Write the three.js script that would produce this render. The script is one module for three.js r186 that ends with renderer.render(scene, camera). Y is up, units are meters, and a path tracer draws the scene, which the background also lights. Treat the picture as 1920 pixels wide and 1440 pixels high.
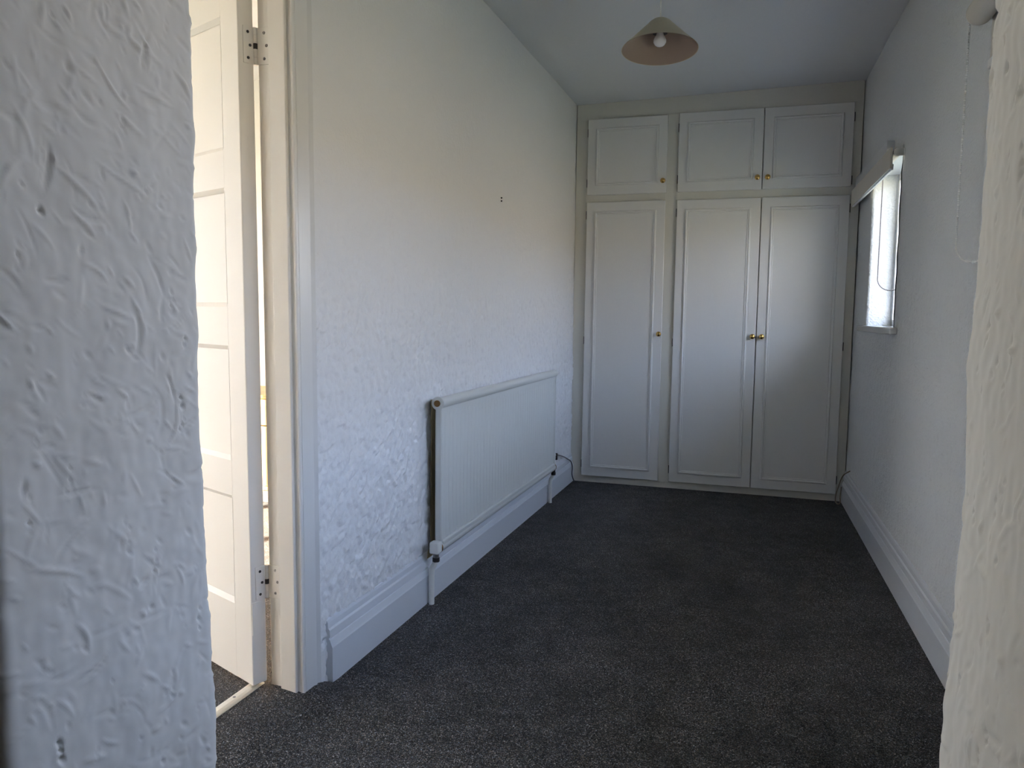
import * as THREE from 'three';
import { RoundedBoxGeometry } from 'three/addons/geometries/RoundedBoxGeometry.js';
import { mergeGeometries } from 'three/addons/utils/BufferGeometryUtils.js';

// ───────────────────────── camera, sky, sun, exposure ─────────────────────────
const scene = new THREE.Scene();
const camera = new THREE.PerspectiveCamera(52.37, 4 / 3, 0.03, 200);
camera.rotation.order = 'YXZ';
camera.position.set(1.1885, 1.0811, 4.9335);
camera.rotation.set(-0.0887, 0.3127, 0.0127);
scene.add(camera);

const SUN = new THREE.Vector3(-0.35, 0.30, 0.89).normalize();   // low, warm sun over the front garden
{ // clear sky: pale at the horizon, blue overhead, brighter and warmer round the sun
  const W = 256, H = 128, d = new Float32Array(W * H * 4), v = new THREE.Vector3();
  const mix = (a, b, t) => a + (b - a) * t;
  for (let j = 0; j < H; j++) for (let i = 0; i < W; i++) {
    const el = ((j + 0.5) / H - 0.5) * Math.PI, az = ((i + 0.5) / W - 0.5) * 2 * Math.PI;
    v.set(Math.cos(el) * Math.cos(az), Math.sin(el), Math.cos(el) * Math.sin(az));
    const t = Math.pow(Math.max(0, v.y), 0.45), c = Math.max(0, v.dot(SUN)), g = 0.9 * Math.pow(c, 3) + 1.6 * Math.pow(c, 12);
    const low = [0.92, 1.0, 1.12], high = [0.46, 0.66, 1.16], glow = [1.0, 0.86, 0.66];
    for (let q = 0; q < 3; q++) d[(j * W + i) * 4 + q] = el > 0 ? mix(low[q], high[q], t) + g * glow[q] : 0.25;
    d[(j * W + i) * 4 + 3] = 1;
  }
  const t = new THREE.DataTexture(d, W, H, THREE.RGBAFormat, THREE.FloatType);
  t.mapping = THREE.EquirectangularReflectionMapping; t.magFilter = t.minFilter = THREE.LinearFilter; t.colorSpace = THREE.LinearSRGBColorSpace; t.needsUpdate = true;
  scene.background = t;
}
scene.backgroundIntensity = 1.0;

const sun = new THREE.DirectionalLight(new THREE.Color(1.0, 0.87, 0.70), 9.0);
sun.name = 'sun';
sun.position.copy(SUN).multiplyScalar(20);
sun.castShadow = true;
sun.shadow.mapSize.set(2048, 2048);
Object.assign(sun.shadow.camera, { left: -9, right: 9, top: 9, bottom: -9, near: 1, far: 50 });
scene.add(sun, sun.target);

const renderer = new THREE.WebGLRenderer({ antialias: true });
renderer.toneMapping = THREE.LinearToneMapping;
renderer.toneMappingExposure = 13.2;
renderer.shadowMap.enabled = true;

// ───────────────────────── helpers ─────────────────────────
function rng(seed) { let a = seed >>> 0; return () => { a = (a + 0x6D2B79F5) | 0; let t = Math.imul(a ^ (a >>> 15), 1 | a); t = (t + Math.imul(t ^ (t >>> 7), 61 | t)) ^ t; return ((t ^ (t >>> 14)) >>> 0) / 4294967296; }; }
const smooth = (a, b, x) => { const t = Math.min(1, Math.max(0, (x - a) / (b - a))); return t * t * (3 - 2 * t); };
const PERM = new Uint8Array(512); { const r = rng(7), p = [...Array(256).keys()]; for (let i = 255; i > 0; i--) { const j = (r() * (i + 1)) | 0; [p[i], p[j]] = [p[j], p[i]]; } for (let i = 0; i < 512; i++) PERM[i] = p[i & 255]; }
const GR = [...Array(16)].map((_, i) => [Math.cos(i * Math.PI / 8), Math.sin(i * Math.PI / 8)]);
function noise(x, y, per = 0) {   // gradient noise, periodic when per > 0
  const xi = Math.floor(x), yi = Math.floor(y), fx = x - xi, fy = y - yi;
  const m = per > 0 ? (v) => ((v % per) + per) % per : (v) => v & 255;
  const g = (i, j, dx, dy) => { const q = GR[PERM[PERM[m(i)] + (m(j) & 255)] & 15]; return q[0] * dx + q[1] * dy; };
  const u = fx * fx * fx * (fx * (fx * 6 - 15) + 10), v = fy * fy * fy * (fy * (fy * 6 - 15) + 10);
  const a = g(xi, yi, fx, fy), b = g(xi + 1, yi, fx - 1, fy), c = g(xi, yi + 1, fx, fy - 1), d = g(xi + 1, yi + 1, fx - 1, fy - 1);
  return (a + (b - a) * u + (c - a) * v + (a - b - c + d) * u * v) * 1.5;
}
function dataTexture(w, h, fn, srgb = false) {
  const d = new Uint8Array(w * h * 4);
  for (let j = 0; j < h; j++) for (let i = 0; i < w; i++) {
    const c = fn(i, j), k = (j * w + i) * 4;
    if (typeof c === 'number') d[k] = d[k + 1] = d[k + 2] = Math.max(0, Math.min(255, c * 255));
    else for (let q = 0; q < 3; q++) d[k + q] = Math.max(0, Math.min(255, c[q] * 255));
    d[k + 3] = 255;
  }
  const t = new THREE.DataTexture(d, w, h);
  t.wrapS = t.wrapT = THREE.RepeatWrapping;
  t.magFilter = THREE.LinearFilter; t.minFilter = THREE.LinearMipmapLinearFilter; t.generateMipmaps = true;
  if (srgb) t.colorSpace = THREE.SRGBColorSpace;
  t.needsUpdate = true;
  return t;
}
const used = new Map();
function numbered(n) { const k = used.get(n) ?? 0; used.set(n, k + 1); return k ? n + '_' + String(k).padStart(3, '0') : n; }
function shade(o) { o.traverse((m) => { if (m.isMesh) { m.castShadow = true; m.receiveShadow = true; } }); return o; }
function merge(gs) {
  gs = [gs].flat(3).map((g) => (g.index ? g.toNonIndexed() : g));
  const all = ['position', 'normal', 'uv', 'color'].filter((n) => gs.some((g) => g.attributes[n]));
  for (const g of gs) {
    for (const n of Object.keys(g.attributes)) if (!all.includes(n)) g.deleteAttribute(n);
    const c = g.attributes.position.count;
    if (all.includes('uv') && !g.attributes.uv) g.setAttribute('uv', new THREE.BufferAttribute(new Float32Array(c * 2), 2));
    if (all.includes('color') && !g.attributes.color) g.setAttribute('color', new THREE.BufferAttribute(new Float32Array(c * 3).fill(1), 3));
  }
  return gs.length > 1 ? mergeGeometries(gs) : gs[0];
}
function mesh(name, geos, material, parent) {
  const m = new THREE.Mesh(merge(geos), material);
  m.name = parent === scene ? numbered(name) : name;
  parent.add(m);
  return shade(m);
}
function part(name, geos, material, parent) {
  const m = mesh(name, geos, material, parent);
  const same = parent.children.filter((c) => c !== m && c.name.replace(/_\d{3}$/, '') === name).length;
  if (same) m.name = name + '_' + String(same).padStart(3, '0');
  return m;
}
function thing(name, label, category, [x, y, z] = [0, 0, 0], turn = 0, group) {
  const o = new THREE.Group();
  o.name = numbered(name); o.position.set(x, y, z); o.rotation.y = turn;
  o.userData = { label, category };
  if (group) o.userData.group = group;
  scene.add(o);
  return o;
}
function structGroup(name, label, [x, y, z] = [0, 0, 0], turn = 0) {
  const o = new THREE.Group(); o.name = numbered(name); o.position.set(x, y, z); o.rotation.y = turn;
  o.userData = { kind: 'structure', label }; scene.add(o);
  return o;
}
function struct(name, geos, material, label) {
  const m = mesh(name, geos, material, scene);
  m.userData = { kind: 'structure', label };
  return m;
}
// box from min to max, with uv in metres
function box(x0, x1, y0, y1, z0, z1) {
  const g = new THREE.BoxGeometry(x1 - x0, y1 - y0, z1 - z0).toNonIndexed();
  g.translate((x0 + x1) / 2, (y0 + y1) / 2, (z0 + z1) / 2);
  const p = g.attributes.position, n = g.attributes.normal, uv = g.attributes.uv;
  for (let i = 0; i < p.count; i++) {
    const X = p.getX(i), Y = p.getY(i), Z = p.getZ(i);
    if (Math.abs(n.getX(i)) > 0.5) uv.setXY(i, Z, Y); else if (Math.abs(n.getY(i)) > 0.5) uv.setXY(i, X, Z); else uv.setXY(i, X, Y);
  }
  return g;
}
function rbox(x0, x1, y0, y1, z0, z1, r = 0.003, seg = 2) {
  const g = new RoundedBoxGeometry(x1 - x0, y1 - y0, z1 - z0, seg, r);
  g.translate((x0 + x1) / 2, (y0 + y1) / 2, (z0 + z1) / 2);
  return g;
}
function cyl(r0, r1, h, seg = 20) { return new THREE.CylinderGeometry(r0, r1, h, seg); }
function tube(pts, r, seg = 40, rad = 8) { return new THREE.TubeGeometry(new THREE.CatmullRomCurve3(pts.map((p) => new THREE.Vector3(...p))), seg, r, rad); }
// extrude a 2D outline [[a, b]...] along a length; axes: the outline's a, b and the length direction
function extrude(pts, length, bevel = 0) {
  const s = new THREE.Shape(pts.map((p) => new THREE.Vector2(...p)));
  return new THREE.ExtrudeGeometry(s, { depth: length, bevelEnabled: bevel > 0, bevelThickness: bevel, bevelSize: bevel, bevelSegments: 2, steps: 1 });
}
// a ring of moulding round a rectangle: profile points (inset from the outer edge, height); lies in xy, height along z
function mouldingRing(w, h, prof) {
  const pos = [], c = [[-1, -1], [1, -1], [1, 1], [-1, 1]];
  const P = (k, q) => [c[q][0] * (w / 2 - prof[k][0]), c[q][1] * (h / 2 - prof[k][0]), prof[k][1]];
  for (let k = 0; k + 1 < prof.length; k++) for (let q = 0; q < 4; q++) {
    const a = P(k, q), b = P(k, (q + 1) % 4), d = P(k + 1, q), e = P(k + 1, (q + 1) % 4);
    pos.push(...a, ...b, ...e, ...a, ...e, ...d);
  }
  const g = new THREE.BufferGeometry();
  g.setAttribute('position', new THREE.Float32BufferAttribute(pos, 3));
  g.computeVertexNormals();
  return g;
}
// a plastered skin: a path in plan [[x, z]...] swept from y0 to y1, pushed along its left-hand normal by height(s, y)
function skin(path, y0, y1, ds, dy, height, flip = 1, hole) {
  const seg = []; let L = 0;
  for (let i = 0; i + 1 < path.length; i++) { const l = Math.hypot(path[i + 1][0] - path[i][0], path[i + 1][1] - path[i][1]); seg.push([L, l, i]); L += l; }
  const S = []; for (const [s0, l] of seg) { const n = Math.max(1, Math.round(l / ds)); for (let k = 0; k < n; k++) S.push(s0 + (l * k) / n); } S.push(L);
  const nv = Math.max(1, Math.round((y1 - y0) / dy)), cols = S.length;
  const at = (s) => { let q = seg[0]; for (const w of seg) if (s >= w[0] - 1e-9) q = w; const i = q[2], t = (s - q[0]) / q[1]; const a = path[i], b = path[i + 1]; return [a[0] + (b[0] - a[0]) * t, a[1] + (b[1] - a[1]) * t]; };
  const pos = new Float32Array(cols * (nv + 1) * 3), uv = new Float32Array(cols * (nv + 1) * 2), idx = [];
  for (let i = 0; i < cols; i++) {
    const s = S[i], [x, z] = at(s), a = at(Math.max(0, s - 0.004)), b = at(Math.min(L, s + 0.004)), l = Math.hypot(b[0] - a[0], b[1] - a[1]);
    const nx = (flip * (b[1] - a[1])) / l, nz = (-flip * (b[0] - a[0])) / l;
    for (let j = 0; j <= nv; j++) {
      const y = y0 + ((y1 - y0) * j) / nv, h = height(s, y), k = i * (nv + 1) + j;
      pos.set([x + nx * h, y, z + nz * h], k * 3); uv.set([s, y], k * 2);
    }
  }
  for (let i = 0; i + 1 < cols; i++) for (let j = 0; j < nv; j++) {
    if (hole && hole((S[i] + S[i + 1]) / 2, y0 + ((y1 - y0) * (j + 0.5)) / nv)) continue;
    const a = i * (nv + 1) + j, b = a + nv + 1;
    if (flip > 0) idx.push(a, a + 1, b, b, a + 1, b + 1); else idx.push(a, b, a + 1, b, b + 1, a + 1);
  }
  const g = new THREE.BufferGeometry();
  g.setAttribute('position', new THREE.BufferAttribute(pos, 3));
  g.setAttribute('uv', new THREE.BufferAttribute(uv, 2));
  g.setIndex(idx);
  g.computeVertexNormals();
  return g;
}

// ───────────────────────── materials ─────────────────────────
const lin = (r, g, b) => new THREE.Color().setRGB(r, g, b);
// knocked-down plaster relief, 1 m tile
const reliefTex = dataTexture(1024, 1024, (i, j) => {
  const u = i / 1024, v = j / 1024;
  const wx = noise(u * 9, v * 9, 9) * 0.35, wy = noise(u * 9 + 40, v * 9 + 20, 9) * 0.35;
  const a = noise(u * 40 + wx * 4, v * 32 + wy * 4, 0 || 64), b = noise(u * 90, v * 90, 90), c = noise(u * 200, v * 200, 200);
  return 0.35 + 0.3 * smooth(-0.05, 0.25, a) * 0 + 0.28 * smooth(-0.15, 0.3, b) + 0.16 * c;
});
const brushTex = dataTexture(512, 512, (i, j) => {
  const u = i / 512, v = j / 512;
  return 0.5 + 0.3 * noise(u * 64, v * 3, 64) + 0.2 * noise(u * 128, v * 6, 128) + 0.12 * noise(u * 16, v * 16, 16);
});
const fineTex = dataTexture(512, 512, (i, j) => { const u = i / 512, v = j / 512; return 0.5 + 0.25 * noise(u * 30, v * 30, 30) + 0.25 * noise(u * 90, v * 90, 90); });
const plaster = new THREE.MeshStandardMaterial({ name: 'white emulsion on plaster', color: lin(0.74, 0.74, 0.73), roughness: 0.85, bumpMap: reliefTex, bumpScale: 0.0013 });
const plasterRight = new THREE.MeshStandardMaterial({ name: 'white emulsion on rough plaster', color: lin(0.70, 0.71, 0.70), roughness: 0.9, bumpMap: reliefTex, bumpScale: 0.003 });
const plasterReveal = new THREE.MeshStandardMaterial({ name: 'cream emulsion on trowelled plaster', color: lin(0.72, 0.71, 0.68), roughness: 0.85, bumpMap: fineTex, bumpScale: 0.0006 });
const creamReveal = new THREE.MeshStandardMaterial({ name: 'warmer cream emulsion', color: lin(0.80, 0.75, 0.63), roughness: 0.85, bumpMap: fineTex, bumpScale: 0.0006 });  // warmer tint than the left reveal, shared with the landing walls
const ceilingPaint = new THREE.MeshStandardMaterial({ name: 'white ceiling paint', color: lin(0.70, 0.71, 0.71), roughness: 0.95, bumpMap: fineTex, bumpScale: 0.0008 });
const creamWall = new THREE.MeshStandardMaterial({ name: 'cream wall paint', color: lin(0.80, 0.76, 0.68), roughness: 0.9 });
const gloss = new THREE.MeshPhysicalMaterial({ name: 'white gloss paint', color: lin(0.76, 0.75, 0.72), roughness: 0.32, clearcoat: 0.8, clearcoatRoughness: 0.10, bumpMap: brushTex, bumpScale: 0.0004 });
const doorPaint = new THREE.MeshPhysicalMaterial({ name: 'cream gloss paint', color: lin(0.77, 0.73, 0.66), roughness: 0.6, clearcoat: 0.05, clearcoatRoughness: 0.4, bumpMap: brushTex, bumpScale: 0.0002 });
const skirtPaint = new THREE.MeshPhysicalMaterial({ name: 'white skirting paint', color: lin(0.70, 0.72, 0.74), roughness: 0.4, clearcoat: 0.3, clearcoatRoughness: 0.25 });
const satin = new THREE.MeshPhysicalMaterial({ name: 'off-white satin paint', color: lin(0.77, 0.76, 0.72), roughness: 0.36, clearcoat: 0.25, clearcoatRoughness: 0.3, bumpMap: fineTex, bumpScale: 0.0003 });
const frameSatin = new THREE.MeshPhysicalMaterial({ name: 'cream satin paint', color: lin(0.68, 0.66, 0.58), roughness: 0.45, clearcoat: 0.15, clearcoatRoughness: 0.35 });
const radPaint = new THREE.MeshPhysicalMaterial({ name: 'radiator enamel', color: lin(0.66, 0.67, 0.63), roughness: 0.3, clearcoat: 0.4, clearcoatRoughness: 0.25 });
const brass = new THREE.MeshStandardMaterial({ name: 'polished brass', color: lin(0.72, 0.47, 0.16), metalness: 1, roughness: 0.22 });
const rust = new THREE.MeshStandardMaterial({ name: 'rusty brass', color: lin(0.26, 0.15, 0.06), metalness: 0.6, roughness: 0.6 });
const darkMetal = new THREE.MeshStandardMaterial({ name: 'dark metal', color: lin(0.035, 0.03, 0.028), metalness: 0.3, roughness: 0.6 });
const chrome = new THREE.MeshStandardMaterial({ name: 'tarnished chrome', color: lin(0.30, 0.29, 0.28), metalness: 0.9, roughness: 0.35 });
const plasticWhite = new THREE.MeshStandardMaterial({ name: 'white plastic', color: lin(0.80, 0.80, 0.76), roughness: 0.4 });
const chainBacklit = new THREE.MeshStandardMaterial({ name: 'bead chain in backlit grey', color: lin(0.22, 0.20, 0.20), roughness: 0.4 });  // dark grey carries the backlit look of the small window's chain
const blindFabric = new THREE.MeshStandardMaterial({ name: 'cream blind fabric', color: lin(0.66, 0.62, 0.54), roughness: 0.8 });
const bareWall = new THREE.MeshStandardMaterial({ name: 'bare brown plaster', color: lin(0.46, 0.37, 0.21), roughness: 0.95, bumpMap: fineTex, bumpScale: 0.004 });
const shadeOuter = new THREE.MeshPhysicalMaterial({ name: 'beige lampshade fabric', color: lin(0.64, 0.59, 0.44), roughness: 0.95, side: THREE.DoubleSide, transmission: 0.3, thickness: 0 });
const shadeInner = new THREE.MeshStandardMaterial({ name: 'brown lampshade lining', color: lin(0.36, 0.27, 0.21), roughness: 0.9, side: THREE.DoubleSide });
const bulbGlass = new THREE.MeshPhysicalMaterial({ name: 'opal bulb glass', color: lin(0.85, 0.82, 0.82), roughness: 0.25 });
const cableGrey = new THREE.MeshStandardMaterial({ name: 'grey cable', color: lin(0.12, 0.11, 0.12), roughness: 0.5 });
const cableBrown = new THREE.MeshStandardMaterial({ name: 'tan cable', color: lin(0.24, 0.18, 0.12), roughness: 0.5 });
const aluminium = new THREE.MeshStandardMaterial({ name: 'silver aluminium', color: lin(0.78, 0.75, 0.66), metalness: 0.75, roughness: 0.38 });
const pine = new THREE.MeshStandardMaterial({ name: 'orange pine', color: lin(1, 1, 1), roughness: 0.45, map: dataTexture(256, 256, (i, j) => { const n = 0.5 + 0.5 * noise(i / 256 * 24, j / 256 * 2, 24); return [0.80 + 0.06 * n, 0.60 + 0.08 * n, 0.38 + 0.08 * n]; }, true) });
const glass = new THREE.MeshPhysicalMaterial({ name: 'window glass', color: lin(1, 1, 1), roughness: 0, transmission: 1, thickness: 0, ior: 1.5 });
const upvc = new THREE.MeshStandardMaterial({ name: 'white window frame', color: lin(0.80, 0.80, 0.80), roughness: 0.3 });

// carpet: dark charcoal tufts
const CN = 1024, carpetField = (() => {
  const r = rng(11), a = new Float32Array(CN * CN), b = new Float32Array(CN * CN);
  for (let i = 0; i < a.length; i++) a[i] = r() - 0.5;
  for (let y = 0; y < CN; y++) for (let x = 0; x < CN; x++) {
    let s = 0;
    for (let q = -1; q <= 1; q++) for (let p = -1; p <= 1; p++) s += a[((y + q + CN) % CN) * CN + ((x + p + CN) % CN)] * (q || p ? (q && p ? 0.5 : 0.8) : 1);
    b[y * CN + x] = s / 0.66;
  }
  return b;
})();
const carpetMap = dataTexture(CN, CN, (i, j) => {
  const n = carpetField[j * CN + i], w = carpetField[((j + 300) % CN) * CN + ((i + 500) % CN)];
  const k = Math.exp(n * 0.95) * (1 + 0.25 * noise(i / CN * 12, j / CN * 12, 12));
  const q = 0.059 * k;
  const f = (v) => (v <= 0.0031308 ? 12.92 * v : 1.055 * Math.pow(v, 1 / 2.4) - 0.055);
  return [f(q * (1 + 0.10 * w)), f(q * 0.95), f(q * (0.93 - 0.10 * w))];
}, true);
const carpetBump = dataTexture(CN, CN, (i, j) => 0.5 + 0.2 * carpetField[j * CN + i]);
for (const t of [carpetMap, carpetBump]) t.repeat.set(1 / 0.9, 1 / 0.9);
const carpet = new THREE.MeshStandardMaterial({ name: 'charcoal twist pile carpet', color: lin(1, 1, 1), map: carpetMap, bumpMap: carpetBump, bumpScale: 0.004, roughness: 1 });
for (const m of [plaster, plasterRight]) m.bumpMap = reliefTex;
const grass = new THREE.MeshStandardMaterial({ name: 'lawn', color: lin(0.17, 0.19, 0.13), roughness: 1 });

// ───────────────────────── plaster reliefs ─────────────────────────
// flattened stipple of the hall walls: strong below chest height, brushed smooth above
function stipple(s, y) {
  const wx = noise(s * 7 + 3, y * 7) * 0.5, wy = noise(s * 7 + 50, y * 7 + 9) * 0.5;
  const a = noise(s * 29 + y * 10 + wx, y * 21 - s * 9 + wy), b = noise(s * 56 + 11 + wy, y * 44 + 5 - wx);
  return 0.0050 * smooth(-0.04, 0.13, a) + 0.0030 * smooth(-0.10, 0.12, b);
}
const leftRelief = (s, y) => stipple(s, y) * (0.08 + 0.92 * smooth(1.60, 0.75, y)) + 0.003 * noise(s * 2.2, y * 2.2);
const rightRelief = (s, y) => 0.4 * stipple(s + 30, y + 4) * (0.4 + 0.6 * smooth(1.9, 1.0, y)) + 0.003 * noise(s * 2 + 9, y * 2);
// trowelled plaster: strokes, scars and pits drawn into a height field
function trowelled(w, h, cell, seed, n, pits) {
  const cols = Math.ceil(w / cell) + 1, rows = Math.ceil(h / cell) + 1, f = new Float32Array(cols * rows), r = rng(seed);
  const dab = (x, y, rad, amp) => {
    const i0 = Math.max(0, Math.floor((x - rad) / cell)), i1 = Math.min(cols - 1, Math.ceil((x + rad) / cell)), j0 = Math.max(0, Math.floor((y - rad) / cell)), j1 = Math.min(rows - 1, Math.ceil((y + rad) / cell));
    for (let j = j0; j <= j1; j++) for (let i = i0; i <= i1; i++) { const d = Math.hypot(i * cell - x, j * cell - y) / rad; if (d < 1) { const v = amp * (1 - d * d) * (1 - d * d); const k = j * cols + i; f[k] = amp > 0 ? Math.max(f[k], v) : Math.min(f[k], v); } }
  };
  for (let k = 0; k < n; k++) {
    let x = r() * w, y = r() * h, a = -1.1 + r() * 1.2 + (r() < 0.25 ? 1.6 : 0); const curve = (r() - 0.5) * 50, len = 0.008 + r() * r() * 0.07, amp = (r() < 0.62 ? 1 : -1) * (0.0006 + r() * r() * 0.0022), rad = 0.002 + r() * 0.0028;
    for (let t = 0; t < len; t += 0.0011) { const e = Math.sin((Math.PI * t) / len); dab(x, y, rad * (0.5 + 0.6 * e), amp * e); x += Math.cos(a) * 0.0011; y += Math.sin(a) * 0.0011; a += curve * 0.0011; }
  }
  for (let k = 0; k < pits; k++) { let x = r() * w, y = r() * h; const m = 1 + (r() * 3 | 0), big = 0.55 + 0.75 * r() * r(); for (let q = 0; q < m; q++) { dab(x, y, (0.0022 + r() * 0.0028) * big, -(0.0015 + r() * 0.003) * big); x += (r() - 0.5) * 0.008; y -= 0.004 + r() * 0.008; } }
  return (s, y) => {
    const u = Math.min(cols - 1.001, Math.max(0, s / cell)), v = Math.min(rows - 1.001, Math.max(0, y / cell)), i = u | 0, j = v | 0, p = u - i, q = v - j, k = j * cols + i;
    return (f[k] * (1 - p) + f[k + 1] * p) * (1 - q) + (f[k + cols] * (1 - p) + f[k + cols + 1] * p) * q + 0.0022 * noise(s * 14 + seed, y * 11) + 0.0008 * noise(s * 60, y * 50 + seed);
  };
}

// ───────────────────────── the setting ─────────────────────────
const STEP = 0.046, LEAN = 0.010;   // the doorway's floor stands a little higher; its old frame leans
const CEIL = 2.4, HR = 0.0276 / 1.68;
const WR0 = 1.6743, WRA = Math.atan(0.0332);
{ // carpet with slow shifts of tone where the pile leans
  const carpetPlane = (x0, x1, z0, z1, lift) => {
    const g = new THREE.BoxGeometry(x1 - x0, 0.1, z1 - z0, Math.round((x1 - x0) * 32), 1, Math.round((z1 - z0) * 32)).toNonIndexed();
    g.translate((x0 + x1) / 2, -0.05, (z0 + z1) / 2);
    const p = g.attributes.position, uv = g.attributes.uv, c = new Float32Array(p.count * 3);
    for (let i = 0; i < p.count; i++) { const x = p.getX(i), z = p.getZ(i), k = 0.85 + 0.22 * noise(x * 3.1, z * 2.6) + 0.16 * noise(x * 8 + 5, z * 7); uv.setXY(i, x, z); c.set([k, k, k], i * 3); if (p.getY(i) > -0.01) p.setY(i, lift(x, z)); }
    g.computeVertexNormals();
    g.setAttribute('color', new THREE.BufferAttribute(c, 3));
    return g;
  };
  carpet.vertexColors = true;
  struct('floor', carpetPlane(-0.13, 2.6, -0.62, 6.4, (x, z) => STEP * smooth(0.20, -0.06, x) * smooth(2.98, 3.10, z) * smooth(4.16, 4.04, z)), carpet, 'dark charcoal carpet running the length of the hall');
  struct('floor', carpetPlane(-3.7, -0.13, 1.0, 5.3, () => STEP), carpet, 'dark grey speckled carpet of the bright room beyond the open door');
}
{ // ceiling: rises a little towards the window wall, as the photo shows
  const parts = [[-4.0, 0], [0, 1.7], [1.7, 2.9]].map(([a, b]) => box(a, b, CEIL, CEIL + 0.18, -0.9, 6.7));
  for (const g of parts) { const p = g.attributes.position; for (let i = 0; i < p.count; i++) p.setY(i, p.getY(i) + HR * Math.min(1.7, Math.max(0, p.getX(i)))); g.computeVertexNormals(); }
  struct('ceiling', parts, ceilingPaint, 'plain white ceiling over the hall');
}
const DH = 1.985, ZJ = 3.154, ZN = 3.93;       // door opening: head height, hinge side and lock side
{ // left wall with the door opening
  const wall = structGroup('wall_left', 'white left wall of flattened stipple plaster above the radiator');
  part('plaster_face', [skin([[0, -0.6], [0, ZJ - 0.02]], 0, 2.42, 0.005, 0.005, leftRelief, 1), box(-0.085, -0.004, 0, 2.4, -0.62, ZJ - 0.021), box(-0.085, 0, DH + 0.03, 2.4, ZJ - 0.02, ZN + 0.02), box(-0.085, 0, 0, 2.4, ZN + 0.02, 4.18)], plaster, wall);
  // wall left bare behind the radiator, its edge where the brush stopped
  const r = rng(5), e = []; for (let y = 0.14; y <= 0.765; y += 0.02) e.push([2.265 + (r() - 0.5) * 0.010, y]);
  const outline = [[0.70, 0.14], [0.70, 0.76], ...e.reverse()].map(([z, y]) => [-z, y]);
  const g = extrude(outline, 0.0035); g.rotateY(Math.PI / 2); g.translate(0.0075, 0, 0);
  part('bare_plaster_patch', g, bareWall, wall).userData.label = 'unpainted brown plaster behind the radiator';
  const blot = [...Array(14)].map((_, k) => { const a = (k / 14) * Math.PI * 2, q = 0.038 * (0.8 + r() * 0.4); return [-2.262 + Math.cos(a) * q * 0.9, 0.165 + Math.sin(a) * q * 0.8]; });
  const g2 = extrude(blot, 0.003); g2.rotateY(Math.PI / 2); g2.translate(0.0082, 0, 0);
  part('bare_plaster_patch', g2, bareWall, wall);
  for (const y of [1.617, 1.603]) { const h = cyl(0.0035, 0.0035, 0.006, 10); h.rotateZ(Math.PI / 2); h.translate(0.0035, y, 1.461); part('screw_hole', h, darkMetal, wall); }
}
// right wall frame: x outward through the wall, z along it
const W1 = { s0: 0.455, s1: 1.20, y0: 1.045, y1: 1.818 }, W2 = { s0: 2.66, s1: 3.66, y0: 1.0, y1: 1.84 }, WT = 0.27;
{
  const wall = structGroup('wall_right', 'white right wall of rough plaster with two windows', [WR0, 0, 0], WRA);
  const gs = [], H = 2.43, bs = [-0.62, W1.s0, W1.s1, W2.s0, W2.s1, 4.18];
  const inHole = (s, y) => [W1, W2].some((w) => s - 0.6 > w.s0 && s - 0.6 < w.s1 && y > w.y0 && y < w.y1);
  const path = [[0, -0.6], [0, W1.s0], [0, W1.s1], [0, W2.s0], [0, W2.s1], [0, 4.19]];
  // faces: pieces round the holes so that the edges fall on the openings
  const face = (a, b, y0, y1) => gs.push(skin([[0, a], [0, b]], y0, y1, 0.009, 0.009, (s, y) => rightRelief(s + a, y), -1), box(0.004, WT, y0, y1, a, b));
  face(-0.6, W1.s0, 0, H); face(W1.s0, W1.s1, 0, W1.y0); face(W1.s0, W1.s1, W1.y1, H);
  face(W1.s1, W2.s0, 0, H); face(W2.s0, W2.s1, 0, W2.y0); face(W2.s0, W2.s1, W2.y1, H); face(W2.s1, 4.2, 0, H);
  for (const w of [W1, W2]) { // plastered reveals with lumpy arrises
    const tr = trowelled(0.3, 1, 0.002, 31 + w.s0 * 10, 420, 30), lump = (s, y) => tr(s, y - w.y0) * 1.25 + 0.002;
    gs.push(skin([[-0.0025, w.s0 - 0.012], [-0.001, w.s0 - 0.002], [0.006, w.s0 + 0.003], [0.19, w.s0 + 0.003]], w.y0, w.y1, 0.004, 0.004, (s, y) => lump(s, y) * smooth(0, 0.01, s), -1));
    gs.push(skin([[0.19, w.s1 - 0.003], [0.006, w.s1 - 0.003], [-0.001, w.s1 + 0.002], [-0.0025, w.s1 + 0.012]], w.y0, w.y1, 0.004, 0.004, (s, y) => lump(0.2 - s, y), -1));
  }
  part('plaster_face', gs, plasterRight, wall);
}
function makeWindow(name, label, w, frame, mullions) {
  const t = structGroup(name, label, [WR0, 0, 0], WRA);
  const d0 = 0.115, d1 = 0.17, f = 0.034;
  const bars = [rbox(d0, d1, w.y0, w.y0 + f, w.s0, w.s1), rbox(d0, d1, w.y1 - f, w.y1, w.s0, w.s1), rbox(d0, d1, w.y0, w.y1, w.s0, w.s0 + f), rbox(d0, d1, w.y0, w.y1, w.s1 - f, w.s1)];
  for (const m of mullions) bars.push(rbox(d0, d1, w.y0, w.y1, m - 0.022, m + 0.022));
  part('window_frame', bars, frame, t);
  const e = [w.s0 + f, ...mullions, w.s1 - f];
  for (let k = 0; k + 1 < e.length; k++) part('pane', box(0.141, 0.145, w.y0 + f, w.y1 - f, e[k], e[k + 1]), glass, t);
  return t;
}
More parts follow.
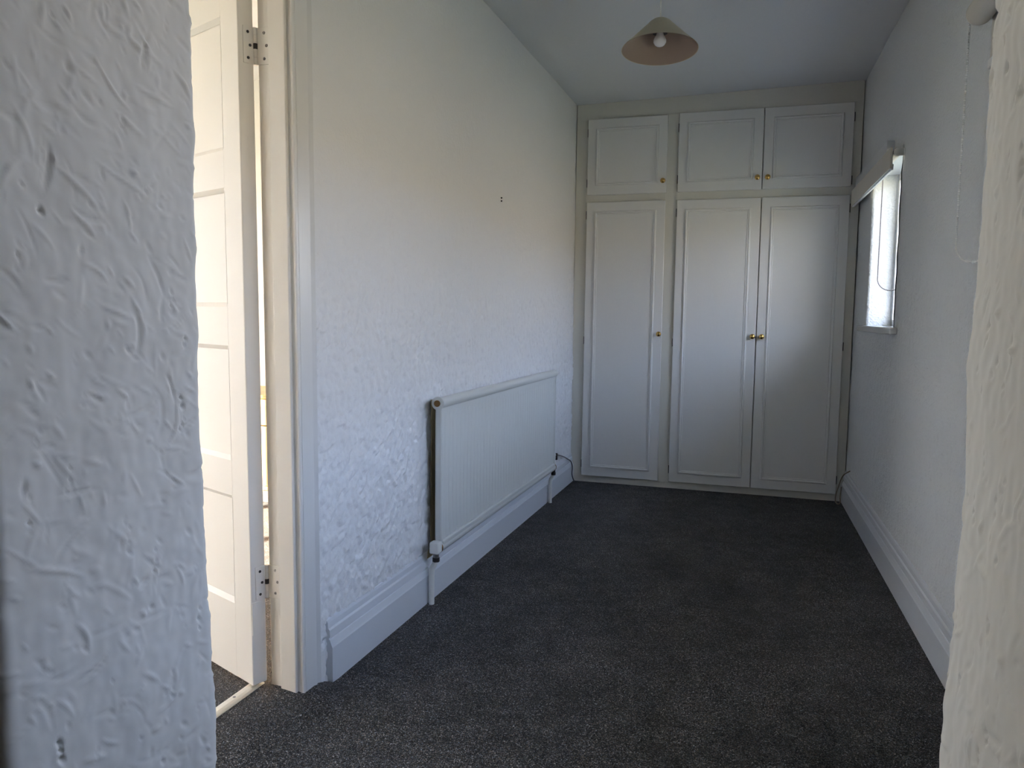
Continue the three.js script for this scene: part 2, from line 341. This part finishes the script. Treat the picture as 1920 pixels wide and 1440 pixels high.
{
  const w1 = makeWindow('window_1', 'small deep-set window beside the wardrobe on the right wall', W1, upvc, []);
  part('window_sill', [rbox(-0.032, 0.12, W1.y0 - 0.028, W1.y0 + 0.002, W1.s0 + 0.001, W1.s1 - 0.001, 0.004), rbox(-0.032, -0.003, W1.y0 - 0.028, W1.y0 + 0.002, 0.34, 1.30, 0.006)], gloss, w1);
  const w2 = makeWindow('window_2', 'larger window on the right wall, hidden behind the right side of the opening', W2, upvc, [3.16]);
  part('window_sill', [rbox(-0.032, 0.12, W2.y0 - 0.028, W2.y0 + 0.002, W2.s0 + 0.001, W2.s1 - 0.001, 0.004), rbox(-0.032, -0.003, W2.y0 - 0.028, W2.y0 + 0.002, W2.s0 - 0.06, W2.s1 + 0.06, 0.006)], gloss, w2);
}
struct('wall_far', box(-0.085, 1.95, 0, 2.45, -0.72, -0.62), plaster, 'end wall behind the built-in wardrobe');
// the wall we look through: an unframed opening with rounded trowelled edges
const OX0 = 0.5595, OX1 = 1.356, OZ0 = 4.178, OZ1 = 4.440, OH = 2.08;
{
  const wall = structGroup('wall_near', 'trowelled plaster opening framing the view, grey-blue at left and cream at right');
  const R = 0.007, arc = (cx, cz, a0, a1) => [...Array(6)].map((_, k) => { const a = a0 + ((a1 - a0) * k) / 5; return [cx + R * Math.cos(a), cz + R * Math.sin(a)]; });
  const tl = trowelled(0.45, 2.2, 0.0012, 3, 2300, 170), trr = trowelled(0.45, 2.2, 0.0012, 21, 900, 620);
  const lp = [[OX0 - 0.12, OZ1], ...arc(OX0 - R, OZ1 - R, Math.PI / 2, 0), ...arc(OX0 - R, OZ0 + R, 0, -Math.PI / 2), [OX0 - 0.06, OZ0]];
  part('reveal', skin(lp, 0, OH, 0.0022, 0.0028, (s, y) => tl(s, y) * 1.15 + 0.001 + 0.011 * smooth(1.05, 0.45, y), -1), plasterReveal, wall);
  const rp = [[OX1 + 0.12, OZ1], ...arc(OX1 + R, OZ1 - R, Math.PI / 2, Math.PI), ...arc(OX1 + R, OZ0 + R, Math.PI, Math.PI * 1.5), [OX1 + 0.06, OZ0]];
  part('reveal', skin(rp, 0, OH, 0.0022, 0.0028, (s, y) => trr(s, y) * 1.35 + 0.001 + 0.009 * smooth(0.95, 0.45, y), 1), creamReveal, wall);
  part('plaster_face', [box(-0.085, OX0 - 0.006, 0, 2.45, OZ0 + 0.006, OZ1 - 0.006), box(OX1 + 0.006, 2.6, 0, 2.45, OZ0 + 0.006, OZ1 - 0.006), box(OX0 - 0.006, OX1 + 0.006, OH, 2.45, OZ0, OZ1)], plasterReveal, wall);
}
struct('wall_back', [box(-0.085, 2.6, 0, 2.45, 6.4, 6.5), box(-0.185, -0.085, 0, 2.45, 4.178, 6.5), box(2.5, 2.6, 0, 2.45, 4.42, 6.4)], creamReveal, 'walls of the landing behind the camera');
{ // the bright room beyond the door
  const b = structGroup('wall_bedroom', 'cream walls of the sunlit room beyond the open door');
  part('wall_face', box(-3.8, -0.085, 0, 2.4, 0.9, 1.0), creamWall, b);
  const V0 = 1.3, V1 = 3.3, U0 = 0.85, U1 = 2.05;
  part('wall_face', [box(-3.9, -3.7, 0, U0, 1.0, 5.3), box(-3.9, -3.7, U1, 2.4, 1.0, 5.3), box(-3.9, -3.7, U0, U1, 1.0, V0), box(-3.9, -3.7, U0, U1, V1, 5.3)], creamWall, b);
  const X0 = -3.4, X1 = -1.72, Y0 = 0.7, Y1 = 2.12;
  part('wall_face', [box(-3.7, -0.185, 0, Y0, 5.2, 5.4), box(-3.7, -0.185, Y1, 2.4, 5.2, 5.4), box(-3.7, X0, Y0, Y1, 5.2, 5.4), box(X1, -0.185, Y0, Y1, 5.2, 5.4)], creamWall, b);
  const w = structGroup('window_3', 'wide window lighting the room beyond the open door');
  const w4 = structGroup('added_window_4', 'added unseen side window of the bright room, lighting the right reveal');  // added, unseen: sends sky light through the doorway onto the right reveal
  part('window_frame', [rbox(-3.87, -3.81, U0, U1, V0, V0 + 0.05), rbox(-3.87, -3.81, U0, U1, V1 - 0.05, V1), rbox(-3.87, -3.81, U0, U0 + 0.05, V0, V1), rbox(-3.87, -3.81, U1 - 0.05, U1, V0, V1)], upvc, w4);
  part('pane', box(-3.842, -3.838, U0 + 0.05, U1 - 0.05, V0 + 0.05, V1 - 0.05), glass, w4);
  const M = [X0 + 0.025, X0 + 0.56, X1 - 0.56, X1 - 0.025];
  part('window_frame', [...M.map((m) => rbox(m - 0.025, m + 0.025, Y0, Y1, 5.32, 5.38)), rbox(X0, X1, Y0, Y0 + 0.05, 5.32, 5.38), rbox(X0, X1, Y1 - 0.05, Y1, 5.32, 5.38)], upvc, w);
  for (let k = 0; k < 3; k++) part('pane', box(M[k] + 0.025, M[k + 1] - 0.025, Y0 + 0.05, Y1 - 0.05, 5.348, 5.352), glass, w);
}
struct('added_garden_wall', box(7.6, 7.9, -0.3, 2.35, -14, 14), new THREE.MeshStandardMaterial({ name: 'buff added garden wall', color: lin(0.31, 0.28, 0.22), roughness: 0.95 }), 'added garden wall shaping daylight at the hall windows, out of view');  // added unseen wall: hides the low sky, bounces warm light indoors
struct('ground', box(-60, 60, -0.45, -0.30, -60, 60), grass, 'lawn around the house, out of view');

// skirting boards
const skirtProfile = [[0, 0], [0.024, 0], [0.024, 0.106], [0.022, 0.110], [0.0155, 0.128], [0.0125, 0.1295], [0.0125, 0.1345], [0.0165, 0.137], [0.0155, 0.157], [0.0125, 0.1605], [0.0105, 0.162], [0.0095, 0.178], [0.006, 0.186], [0, 0.188]];
{
  const g = extrude(skirtProfile, 3.0);
  struct('baseboard_left', g, skirtPaint, 'tall moulded white skirting board under the radiator');
  const h = extrude(skirtProfile.map(([a, b]) => [-a, b]).reverse(), 4.17);
  const m = struct('baseboard_right', h, skirtPaint, 'tall moulded white skirting board along the window wall');
  m.position.set(WR0, 0, 0); m.rotation.y = WRA;
}

// door frame: lining, stop and architrave
{
  const t = structGroup('trim_1', 'white gloss door lining and architrave around the open doorway');
  const lining = [rbox(-0.083, 0.003, 0, DH, ZJ - 0.03, ZJ, 0.002), rbox(-0.083, 0.003, 0, DH, ZN, ZN + 0.03, 0.002), rbox(-0.083, 0.003, DH, DH + 0.03, ZJ - 0.03, ZN + 0.03, 0.002)];
  part('door_lining', lining, doorPaint, t);
  part('door_stop', [rbox(-0.046, 0.003, 0, DH, ZJ, ZJ + 0.011, 0.003), rbox(-0.046, 0.003, 0, DH, ZN - 0.011, ZN, 0.003), rbox(-0.046, 0.003, DH - 0.011, DH, ZJ + 0.011, ZN - 0.011, 0.003)], doorPaint, t);
  // plan outline: a = away from the opening, b = proud of the wall
  const prof = [[0, 0], [0, 0.016], [0.002, 0.0190], [0.006, 0.0205], [0.009, 0.0205], [0.0105, 0.0180], [0.012, 0.0205], [0.066, 0.0205], [0.070, 0.0165], [0.106, 0.009], [0.110, 0.006], [0.110, 0]];
  const vert = (zz, dir) => { const g = extrude(prof.map(([a, b]) => [b, -dir * a]), DH + 0.1); g.rotateX(-Math.PI / 2); g.translate(0, 0, zz); return g; };
  const head = () => { const g = extrude(prof.map(([a, b]) => [b, a]), ZN - ZJ + 0.012); g.translate(0, DH + 0.006, ZJ - 0.006); return g; };
  const fix = (g) => { const p = g.attributes.position, uv = g.attributes.uv; for (let i = 0; i < p.count; i++) uv.setXY(i, p.getZ(i) * 4 + p.getX(i) * 4, p.getY(i)); return g; };
  part('architrave', fix(vert(ZJ - 0.001, -1)), gloss, t);
  part('architrave', fix(vert(ZN + 0.001, 1)), gloss, t);
  part('architrave', fix(head()), gloss, t);
}
// door leaf, swung into the room about its hinge pin
{
  const A = (113 * Math.PI) / 180, pin = [-0.089, 0, ZJ + 0.003];
  const d = structGroup('door_1', 'cream four-panel door standing open into the bright room', pin, 0);
  d.rotation.y = -A;                     // closed leaf runs towards +z; local x is its thickness
  const x0 = 0.004, x1 = 0.048, z0 = 0.002, zl = 0.752, y0 = 0.058, y1 = 1.975, st = 0.085;
  const ys = [[0.268, 0.578], [0.672, 0.990], [1.090, 1.408], [1.500, 1.842]];
  part('stile', rbox(x0, x1, y0, y1, z0, z0 + st, 0.003), doorPaint, d);
  part('stile', rbox(x0, x1, y0, y1, zl - st, zl, 0.003), doorPaint, d);
  const re = [y0, ...ys.flat(), y1];
  for (let k = 0; k < re.length; k += 2) part('rail', rbox(x0 + 0.0003, x1 - 0.0003, re[k], re[k + 1], z0 + st - 0.001, zl - st + 0.001, 0.001), doorPaint, d);
  const pw = zl - 2 * st - z0;
  for (const [a, b] of ys) {
    const pn = part('panel', box(x0 + 0.011, x1 - 0.011, a, b, z0 + st, zl - st), doorPaint, d);
    const bev = [[0, 0], [0.003, 0], [0.015, -0.010]], m1 = mouldingRing(pw + 0.002, b - a + 0.002, bev), m2 = m1.clone();
    m1.rotateY(Math.PI / 2); m1.translate(x1, (a + b) / 2, z0 + st + pw / 2); m2.rotateY(-Math.PI / 2); m2.translate(x0, (a + b) / 2, z0 + st + pw / 2);
    part('bevel_moulding', [m1, m2], doorPaint, pn);
  }
  part('edge_filler', rbox(x0 + 0.012, x1 - 0.002, 0.20, 0.292, z0 - 0.002, z0 + 0.001, 0.0008), doorPaint, d);
  for (const yc of [0.343, 1.759]) {
    const h = new THREE.Group(); h.name = yc > 1 ? 'hinge_001' : 'hinge'; d.add(h);
    const kn = []; for (let k = 0; k < 5; k++) { const c = cyl(0.0058, 0.0058, 0.0178, 14); c.translate(0, yc - 0.0372 + k * 0.0186, 0); kn.push(c); }
    part('knuckle', kn, doorPaint, h);
    part('leaf', rbox(0.004, 0.034, yc - 0.046, yc + 0.046, z0 - 0.0022, z0 + 0.0006, 0.0008), doorPaint, h);
    const L = new THREE.Group(); // the leaf fixed to the lining stays with the frame
    const ca = Math.cos(A), sa = Math.sin(A);
    const jamb = rbox(0.006, 0.044, yc - 0.046, yc + 0.046, -0.0040, -0.0006, 0.0008); jamb.rotateY(A);
    part('leaf', jamb, doorPaint, h);
    const sc = []; for (const yy of [-0.032, 0, 0.032]) { const s1 = cyl(0.0038, 0.0038, 0.0012, 10); s1.rotateX(Math.PI / 2); s1.translate(0.021 + (yy ? 0 : -0.006), yc + yy, z0 - 0.0026); sc.push(s1); const s2 = cyl(0.0042, 0.0042, 0.0012, 10); s2.rotateX(Math.PI / 2); s2.translate(0.026 + (yy ? 0 : 0.007), yc + yy, -0.0012); s2.rotateY(A); sc.push(s2); }
    for (const s of sc) part('screw', s, darkMetal, h);
    part('worn_pin', [cyl(0.0062, 0.0062, 0.014, 12).translate(0, yc, 0)], darkMetal, h);
  }
}

for (const o of scene.children) if (o.name === 'trim_1' || o.name === 'door_1') { // the frame and its door lean together
  const q = new THREE.Quaternion().setFromAxisAngle(new THREE.Vector3(1, 0, 0), LEAN), piv = new THREE.Vector3(0, 1.05, ZJ);
  o.position.sub(piv).applyQuaternion(q).add(piv);
  o.quaternion.premultiply(q);
}

// ───────────────────────── built-in wardrobe ─────────────────────────
{
  const t = thing('built_in_wardrobe', 'floor-to-ceiling off-white built-in wardrobe with six panelled doors across the end of the hall', 'wardrobe', [0, 0, 0]);
  const WW = 1.667, top = (x) => CEIL + HR * x - 0.001;
  part('carcass', [box(0.004, 0.024, 0.001, 2.395, -0.6, -0.02), box(1.62, 1.64, 0.001, 2.39, -0.6, -0.02), box(0.024, 1.62, 0.001, 2.395, -0.6, -0.58), box(0.024, 1.62, 0.02, 0.04, -0.58, -0.02), box(0.024, 1.62, 1.80, 1.82, -0.58, -0.02), box(0.60, 0.62, 0.04, 2.3, -0.58, -0.02)], frameSatin, t);
  part('stile', rbox(0.004, 0.092, 0.001, 2.303, -0.02, 0, 0.001), frameSatin, t);
  part('stile', rbox(0.565, 0.652, 0.036, 2.310, -0.02, 0, 0.001), frameSatin, t);
  part('stile', rbox(1.610, WW, 0.001, 2.310, -0.02, 0, 0.001), frameSatin, t);
  part('rail', rbox(0.09, 1.612, 1.778, 1.85, -0.02, -0.0003, 0.001), frameSatin, t);
  part('plinth', rbox(0.09, 1.612, 0.001, 0.055, -0.02, -0.0003, 0.001), frameSatin, t);
  const f = extrude([[0.004, 2.296], [WW, 2.296], [WW, top(WW)], [0.004, top(0)]], 0.0185); f.translate(0, 0, -0.0197);
  part('fascia', f, frameSatin, t);
  // half-round bead with a quirk either side
  const bead = [[0, 0], [0.001, 0.004], [0.004, 0.0075], [0.008, 0.0085], [0.012, 0.0072], [0.0145, 0.0035], [0.016, 0.0035], [0.019, 0.0045], [0.0215, 0.0035], [0.022, 0]];
  const knob = new THREE.LatheGeometry([[0, 0], [0.009, 0], [0.009, 0.002], [0.0055, 0.004], [0.005, 0.010], [0.0085, 0.0135], [0.0135, 0.017], [0.0158, 0.0215], [0.0152, 0.026], [0.011, 0.030], [0.005, 0.032], [0, 0.0323]].map((p) => new THREE.Vector2(...p)), 28).rotateX(Math.PI / 2);
  const D = 0.016;
  const doors = [
    [0.080, 0.5745, 1.837, 2.302, 0.5550, 1.907, 'left', [1.912, 2.222]],
    [0.642, 1.1310, 1.837, 2.306, 1.1060, 1.904, 'left', [1.915, 2.222]],
    [1.1350, 1.6200, 1.837, 2.306, 1.1640, 1.903, 'right', [1.872, 2.226]],
    [0.080, 0.5720, 0.045, 1.792, 0.5560, 0.972, 'left', [0.121, 0.922, 1.714]],
    [0.642, 1.1315, 0.045, 1.789, 1.1130, 0.968, 'left', [0.123, 0.921, 1.715]],
    [1.1360, 1.6180, 0.045, 1.789, 1.1660, 0.968, 'right', [0.129, 0.919, 1.715]],
  ];
  for (const [x0, x1, y0, y1, kx, ky, side, hs] of doors) {
    const door = part('door', rbox(x0, x1, y0, y1, 0.001, D, 0.0035), satin, t);
    const w = x1 - x0, h = y1 - y0, mx = 0.052, my = h > 1 ? 0.056 : 0.056;
    const m = mouldingRing(w - 2 * mx, h - 2 * my, bead); m.translate((x0 + x1) / 2, (y0 + y1) / 2, D - 0.0002);
    part('panel_moulding', m, satin, door);
    const k = part('knob', knob.clone().translate(kx, ky, D - 0.0003), brass, door);
    k.userData.label = 'small round brass knob';
    for (const y of hs) part('hinge', (() => { const c = cyl(0.0028, 0.0028, 0.05, 8); c.translate(side === 'left' ? x0 - 0.0022 : x1 + 0.0022, y, 0.006); return c; })(), darkMetal, door);
  }
}

// ───────────────────────── radiator ─────────────────────────
{
  const t = thing('radiator', 'white fluted panel radiator hung low on the left wall above the skirting', 'radiator', [0, 0, 0]);
  const z0 = 0.66, z1 = 2.312, xf = 0.076, yb = 0.192, yt = 0.775, N = 42, pitch = (z1 - z0 - 0.03) / N;
  { // fluted front sheet: rounded ridges, narrow grooves, fading out at top and bottom
    const cols = N * 10, rows = [0.215, 0.232, 0.246, 0.262, 0.45, 0.69, 0.708, 0.724, 0.738], pos = [], idx = [];
    for (let i = 0; i <= cols; i++) for (const y of rows) {
      const z = z0 + 0.015 + ((z1 - z0 - 0.03) * i) / cols, ph = ((i % 10) / 10) * Math.PI * 2, fade = smooth(0.232, 0.262, y) * smooth(0.724, 0.69, y);
      const prof = Math.pow(0.5 - 0.5 * Math.cos(ph), 0.6);
      pos.push(xf - 0.014 + fade * 0.009 * prof + (1 - fade) * 0.006, y, z);
    }
    const n = rows.length; for (let i = 0; i < cols; i++) for (let j = 0; j + 1 < n; j++) { const a = i * n + j, b = a + n; idx.push(a, b, a + 1, b, b + 1, a + 1); }
    const g = new THREE.BufferGeometry(); g.setAttribute('position', new THREE.Float32BufferAttribute(pos, 3)); g.setIndex(idx); g.computeVertexNormals();
    const nrm = g.attributes.normal; if (nrm.getX(50) < 0) { for (let i = 0; i < idx.length; i += 3) [idx[i + 1], idx[i + 2]] = [idx[i + 2], idx[i + 1]]; g.setIndex(idx); g.computeVertexNormals(); }
    part('fluted_panel', g, radPaint, t);
  }
  part('back_panel', rbox(xf - 0.032, xf - 0.017, yb + 0.02, yt - 0.035, z0 + 0.004, z1 - 0.004, 0.004), radPaint, t);
  part('side_seam', rbox(xf - 0.030, xf - 0.004, yb + 0.03, yt - 0.04, z1 - 0.019, z1 - 0.001, 0.005), radPaint, t);
  part('side_seam', rbox(xf - 0.030, xf - 0.004, yb + 0.03, yt - 0.04, z0 + 0.001, z0 + 0.019, 0.005), radPaint, t);
  const roll = (yc, r) => { const c = cyl(r, r, z1 - z0, 28); c.rotateX(Math.PI / 2); c.translate(xf - 0.017, yc, (z0 + z1) / 2); return c; };
  part('top_rail', [roll(yt - 0.021, 0.021)], radPaint, t);
  part('bottom_rail', [roll(yb + 0.021, 0.020), rbox(xf - 0.022, xf + 0.001, yb + 0.022, yb + 0.046, z0 + 0.012, z1 - 0.012, 0.006)], radPaint, t);
  const disc = (x, y, z, r, l) => { const c = cyl(r, r, l, 24); c.rotateX(Math.PI / 2); c.translate(x, y, z); return c; };
  part('end_cap', [disc(xf - 0.017, yt - 0.021, z1 + 0.003, 0.0245, 0.007), disc(xf - 0.017, yt - 0.021, z1 + 0.008, 0.017, 0.006)], radPaint, t);
  part('bleed_plug', [disc(xf - 0.017, yt - 0.021, z1 + 0.012, 0.012, 0.005), disc(xf - 0.017, yt - 0.021, z1 + 0.016, 0.0055, 0.006)], rust, t).userData.label = 'tarnished brass bleed plug';
  // valves and pipe tails
  const valve = (zz, s) => {
    const x = xf - 0.017, y = yb + 0.021;
    const v = part('valve', [disc(x, y, zz - s * 0.010, 0.019, 0.020), disc(x, y, zz - s * 0.020, 0.0155, 0.01), cyl(0.011, 0.011, 0.05, 16).translate(x, y - 0.022, zz + s * 0.014)], s > 0 ? chrome : darkMetal, t);
    part('nut', [disc(x, y, zz - s * 0.001, 0.021, 0.009)], rust, v);
    part('nut', cyl(0.0135, 0.0135, 0.016, 6).translate(x, y - 0.040, zz + s * 0.014), darkMetal, v);
    if (s > 0) part('valve_cap', [rbox(x - 0.017, x + 0.020, y - 0.014, y + 0.030, zz + 0.002, zz + 0.040, 0.006)], plasticWhite, v);
    else part('valve_cap', [cyl(0.012, 0.013, 0.03, 16).translate(x, y + 0.022, zz - 0.014)], plasticWhite, v);
    const px = x - 0.018;
    part('pipe', tube([[x, y - 0.035, zz + s * 0.014], [x - 0.004, y - 0.055, zz + s * 0.014], [px + 0.002, y - 0.075, zz + s * 0.014], [px, y - 0.11, zz + s * 0.014], [px, 0.03, zz + s * 0.014], [px, 0.001, zz + s * 0.014]], 0.0108, 30, 12), plasticWhite, t);
  };
  valve(z1 + 0.002, 1); valve(z0 - 0.002, -1);
  part('wall_bracket', [rbox(0.003, xf - 0.034, 0.66, 0.70, 2.05, 2.08, 0.002), rbox(0.003, xf - 0.034, 0.66, 0.70, 0.92, 0.95, 0.002), rbox(0.003, xf - 0.034, 0.25, 0.29, 2.05, 2.08, 0.002), rbox(0.003, xf - 0.034, 0.25, 0.29, 0.92, 0.95, 0.002)], darkMetal, t);
}

// ───────────────────────── pendant lamp ─────────────────────────
{
  const LX = 0.784, LZ = 2.0, y0 = 2.036, H = 0.113;
  const t = thing('pendant_lamp', 'beige coolie-shaped lampshade with a bare white bulb hanging from the ceiling', 'lamp', [LX, 0, LZ]);
  const cy = CEIL + HR * LX;
  part('ceiling_rose', new THREE.LatheGeometry([[0, cy], [0.042, cy], [0.040, cy - 0.012], [0.022, cy - 0.024], [0.006, cy - 0.026], [0, cy - 0.026]].reverse().map((p) => new THREE.Vector2(...p)), 28), plasticWhite, t);
  part('cord', cyl(0.0028, 0.0028, cy - 0.02 - (y0 + H - 0.02), 8).translate(0, (cy - 0.02 + y0 + H - 0.02) / 2, 0), plasticWhite, t);
  const tilt = new THREE.Matrix4().makeTranslation(0, y0 + H * 0.85, 0).multiply(new THREE.Matrix4().makeRotationAxis(new THREE.Vector3(0.94, 0, -0.13).normalize(), -0.098)).multiply(new THREE.Matrix4().makeTranslation(0, -(y0 + H * 0.85), 0));
  const prof = [[0.137, y0], [0.134, y0 + 0.004], [0.110, y0 + 0.026], [0.075, y0 + 0.061], [0.048, y0 + 0.088], [0.040, y0 + 0.097], [0.030, y0 + 0.105], [0.018, y0 + 0.110], [0.006, y0 + H]];
  part('shade', new THREE.LatheGeometry(prof.map((p) => new THREE.Vector2(...p)), 56).applyMatrix4(tilt), shadeOuter, t);
  part('shade_lining', new THREE.LatheGeometry(prof.slice(0, 6).map(([r, y]) => new THREE.Vector2(r - 0.0022, y + 0.0006)), 56).applyMatrix4(tilt), shadeInner, t).userData.label = 'brown lining inside the shade';
  part('lamp_holder', [cyl(0.017, 0.019, 0.036, 20).translate(0, y0 + 0.084, 0), cyl(0.026, 0.026, 0.008, 20).translate(0, y0 + 0.064, 0)], darkMetal, t);
  part('bulb', new THREE.LatheGeometry([[0.001, 0.014], [0.010, 0.0155], [0.0175, 0.0205], [0.0225, 0.029], [0.0230, 0.037], [0.019, 0.047], [0.0135, 0.055], [0.012, 0.070]].map(([r, y]) => new THREE.Vector2(r, y + y0)), 28), bulbGlass, t);
}

// ───────────────────────── roller blinds ─────────────────────────
function chainLoop(a, b, top, bottom, bead) { // a, b = [x, z] of the two strands; beads along them
  const w = Math.hypot(b[0] - a[0], b[1] - a[1]), pts = [], rr = w / 2, n = 26;
  const lerp = (u) => [a[0] + (b[0] - a[0]) * u, a[1] + (b[1] - a[1]) * u];
  const L = []; const drop = Math.min(0.06, rr);
  for (let y = top; y > bottom + drop; y -= 0.0062) L.push([a[0], y, a[1]]);
  for (let k = 0; k <= n; k++) { const th = (Math.PI * k) / n, [x, z] = lerp(0.5 - 0.5 * Math.cos(th)); L.push([x, bottom + drop - Math.sin(th) * drop, z]); }
  for (let y = bottom + drop; y < top; y += 0.0062) L.push([b[0], y, b[1]]);
  return L.map((p) => new THREE.IcosahedronGeometry(bead, 1).translate(...p)).concat([tube(L.filter((_, i) => i % 4 === 0), bead * 0.4, 120, 5)]);
}
function makeBlind(label, s0, s1, xc, yc, r, drop, front, chain, chainMaterial) {
  const t = thing('roller_blind', label, 'blind', [WR0, 0, 0], WRA, 'roller blinds on the window wall');
  const c = cyl(r, r, s1 - s0 - 0.02, 32); c.rotateX(Math.PI / 2); c.translate(xc, yc, (s0 + s1) / 2);
  part('roller', c, blindFabric, t);
  const fx = front ? xc - r - 0.0008 : xc + r - 0.001;
  const fab = part('fabric', rbox(fx - 0.0006, fx + 0.0006, yc - drop, yc, s0 + 0.012, s1 - 0.012, 0.0004), blindFabric, t);
  part('bottom_bar', rbox(fx - 0.006, fx + 0.006, yc - drop - 0.016, yc - drop + 0.010, s0 + 0.010, s1 - 0.010, 0.004), plasticWhite, fab);
  for (const s of [s0 + 0.004, s1 - 0.004]) part('bracket', [rbox(-0.002, 0.0, yc - 0.035, yc + 0.035, s - 0.012, s + 0.012, 0.0008), (() => { const e = cyl(r * 0.93, r * 0.93, 0.006, 28); e.rotateX(Math.PI / 2); e.translate(xc, yc, s); return e; })(), rbox(xc, -0.001, yc - 0.016, yc + 0.016, s - 0.003, s + 0.003, 0.001)], plasticWhite, t);
  part('bead_chain', chainLoop(...chain), chainMaterial, t);
  return t;
}
{
  const b1 = makeBlind('cream roller blind rolled up over the small window next to the wardrobe', 0.045, 1.235, -0.026, 1.785, 0.017, 0.058, true, [[-0.012, 0.80], [0.075, 1.02], 1.765, 1.215, 0.0032], chainBacklit);
  part('fascia', rbox(-0.056, -0.046, 1.716, 1.806, 0.05, 1.232, 0.003), blindFabric, b1);
  part('mounting_board', rbox(-0.034, -0.001, 1.820, 1.880, 0.03, 1.0, 0.003), plaster, b1);
  makeBlind('cream roller blind end at the top right, beside the right side of the opening', 2.465, 3.80, -0.055, 1.905, 0.033, 0.135, false, [[-0.066, 2.425], [-0.045, 2.74], 1.90, 1.235, 0.0033], plasticWhite);
}

// ───────────────────────── cables, threshold, things beyond the door ─────────────────────────
{
  const c = thing('cable', 'thin grey cable looping from wall to floor in the corner near the radiator', 'cable', [0, 0, 0]);
  part('wire', tube([[0.004, 0.236, 0.385], [0.018, 0.225, 0.345], [0.022, 0.200, 0.25], [0.022, 0.172, 0.16], [0.026, 0.135, 0.07], [0.030, 0.100, 0.055], [0.032, 0.060, 0.07], [0.034, 0.025, 0.05], [0.040, 0.004, 0.035]], 0.0036, 60, 8), cableGrey, c);
  part('wall_clip', [rbox(0.001, 0.016, 0.205, 0.246, 0.384, 0.398, 0.003)], darkMetal, c);
  const c2 = thing('cable', 'thin tan cable curling out of the right corner beside the wardrobe', 'cable', [WR0, 0, 0], WRA);
  part('wire', tube([[-0.003, 0.215, 0.155], [-0.014, 0.200, 0.125], [-0.021, 0.185, 0.09], [-0.030, 0.160, 0.060], [-0.044, 0.110, 0.050], [-0.058, 0.055, 0.052], [-0.060, 0.014, 0.062], [-0.046, 0.004, 0.085], [-0.036, 0.012, 0.075], [-0.036, 0.040, 0.058], [-0.030, 0.10, 0.048]], 0.0036, 70, 8), cableBrown, c2);
}
{
  const t = thing('threshold_bar', 'silver metal threshold bar across the foot of the open doorway', 'threshold', [-0.122, STEP, (ZJ + ZN) / 2 - 0.01]);
  const L = ZN - ZJ - 0.004, g = extrude([[-0.018, 0], [-0.017, 0.003], [-0.008, 0.0065], [0.004, 0.007], [0.012, 0.0045], [0.018, 0.001], [0.018, 0]].reverse(), L); g.translate(0, 0.0005, -L / 2);
  part('bar', g, aluminium, t);
  for (const z of [-0.28, 0, 0.28]) part('screw', cyl(0.004, 0.004, 0.002, 12).translate(-0.002, 0.0078, z), chrome, t);
}
{
  const x0 = -1.75, x1 = -1.0, z0 = 1.012, z1 = 1.42;
  const t = thing('chest_of_drawers', 'orange pine chest glimpsed through the gap at the hinge side of the open door', 'chest', [0, STEP, 0]);
  part('carcass', [rbox(x0, x0 + 0.02, 0.08, 0.575, z0, z1, 0.002), rbox(x1 - 0.02, x1, 0.08, 0.575, z0, z1, 0.002), rbox(x0, x1, 0.08, 0.10, z0, z1, 0.002), rbox(x0, x1, 0.08, 0.575, z0, z0 + 0.012, 0.002)], pine, t);
  part('top', rbox(x0 - 0.015, x1 + 0.015, 0.575, 0.597, z0 - 0.004, z1 + 0.018, 0.005), pine, t);
  part('plinth', rbox(x0 + 0.02, x1 - 0.02, 0.0, 0.08, z0 + 0.02, z1 - 0.05, 0.002), darkMetal, t);
  for (const [a, b] of [[0.105, 0.425], [0.432, 0.57]]) { const d = part('drawer', rbox(x0 + 0.022, x1 - 0.022, a, b, z1 - 0.012, z1 + 0.006, 0.004), pine, t); part('knob', new THREE.SphereGeometry(0.016, 16, 12).translate((x0 + x1) / 2, (a + b) / 2, z1 + 0.018), pine, d); }
}

scene.traverse((o) => { if (o.isMesh) { o.castShadow = true; o.receiveShadow = true; } });
renderer.render(scene, camera);
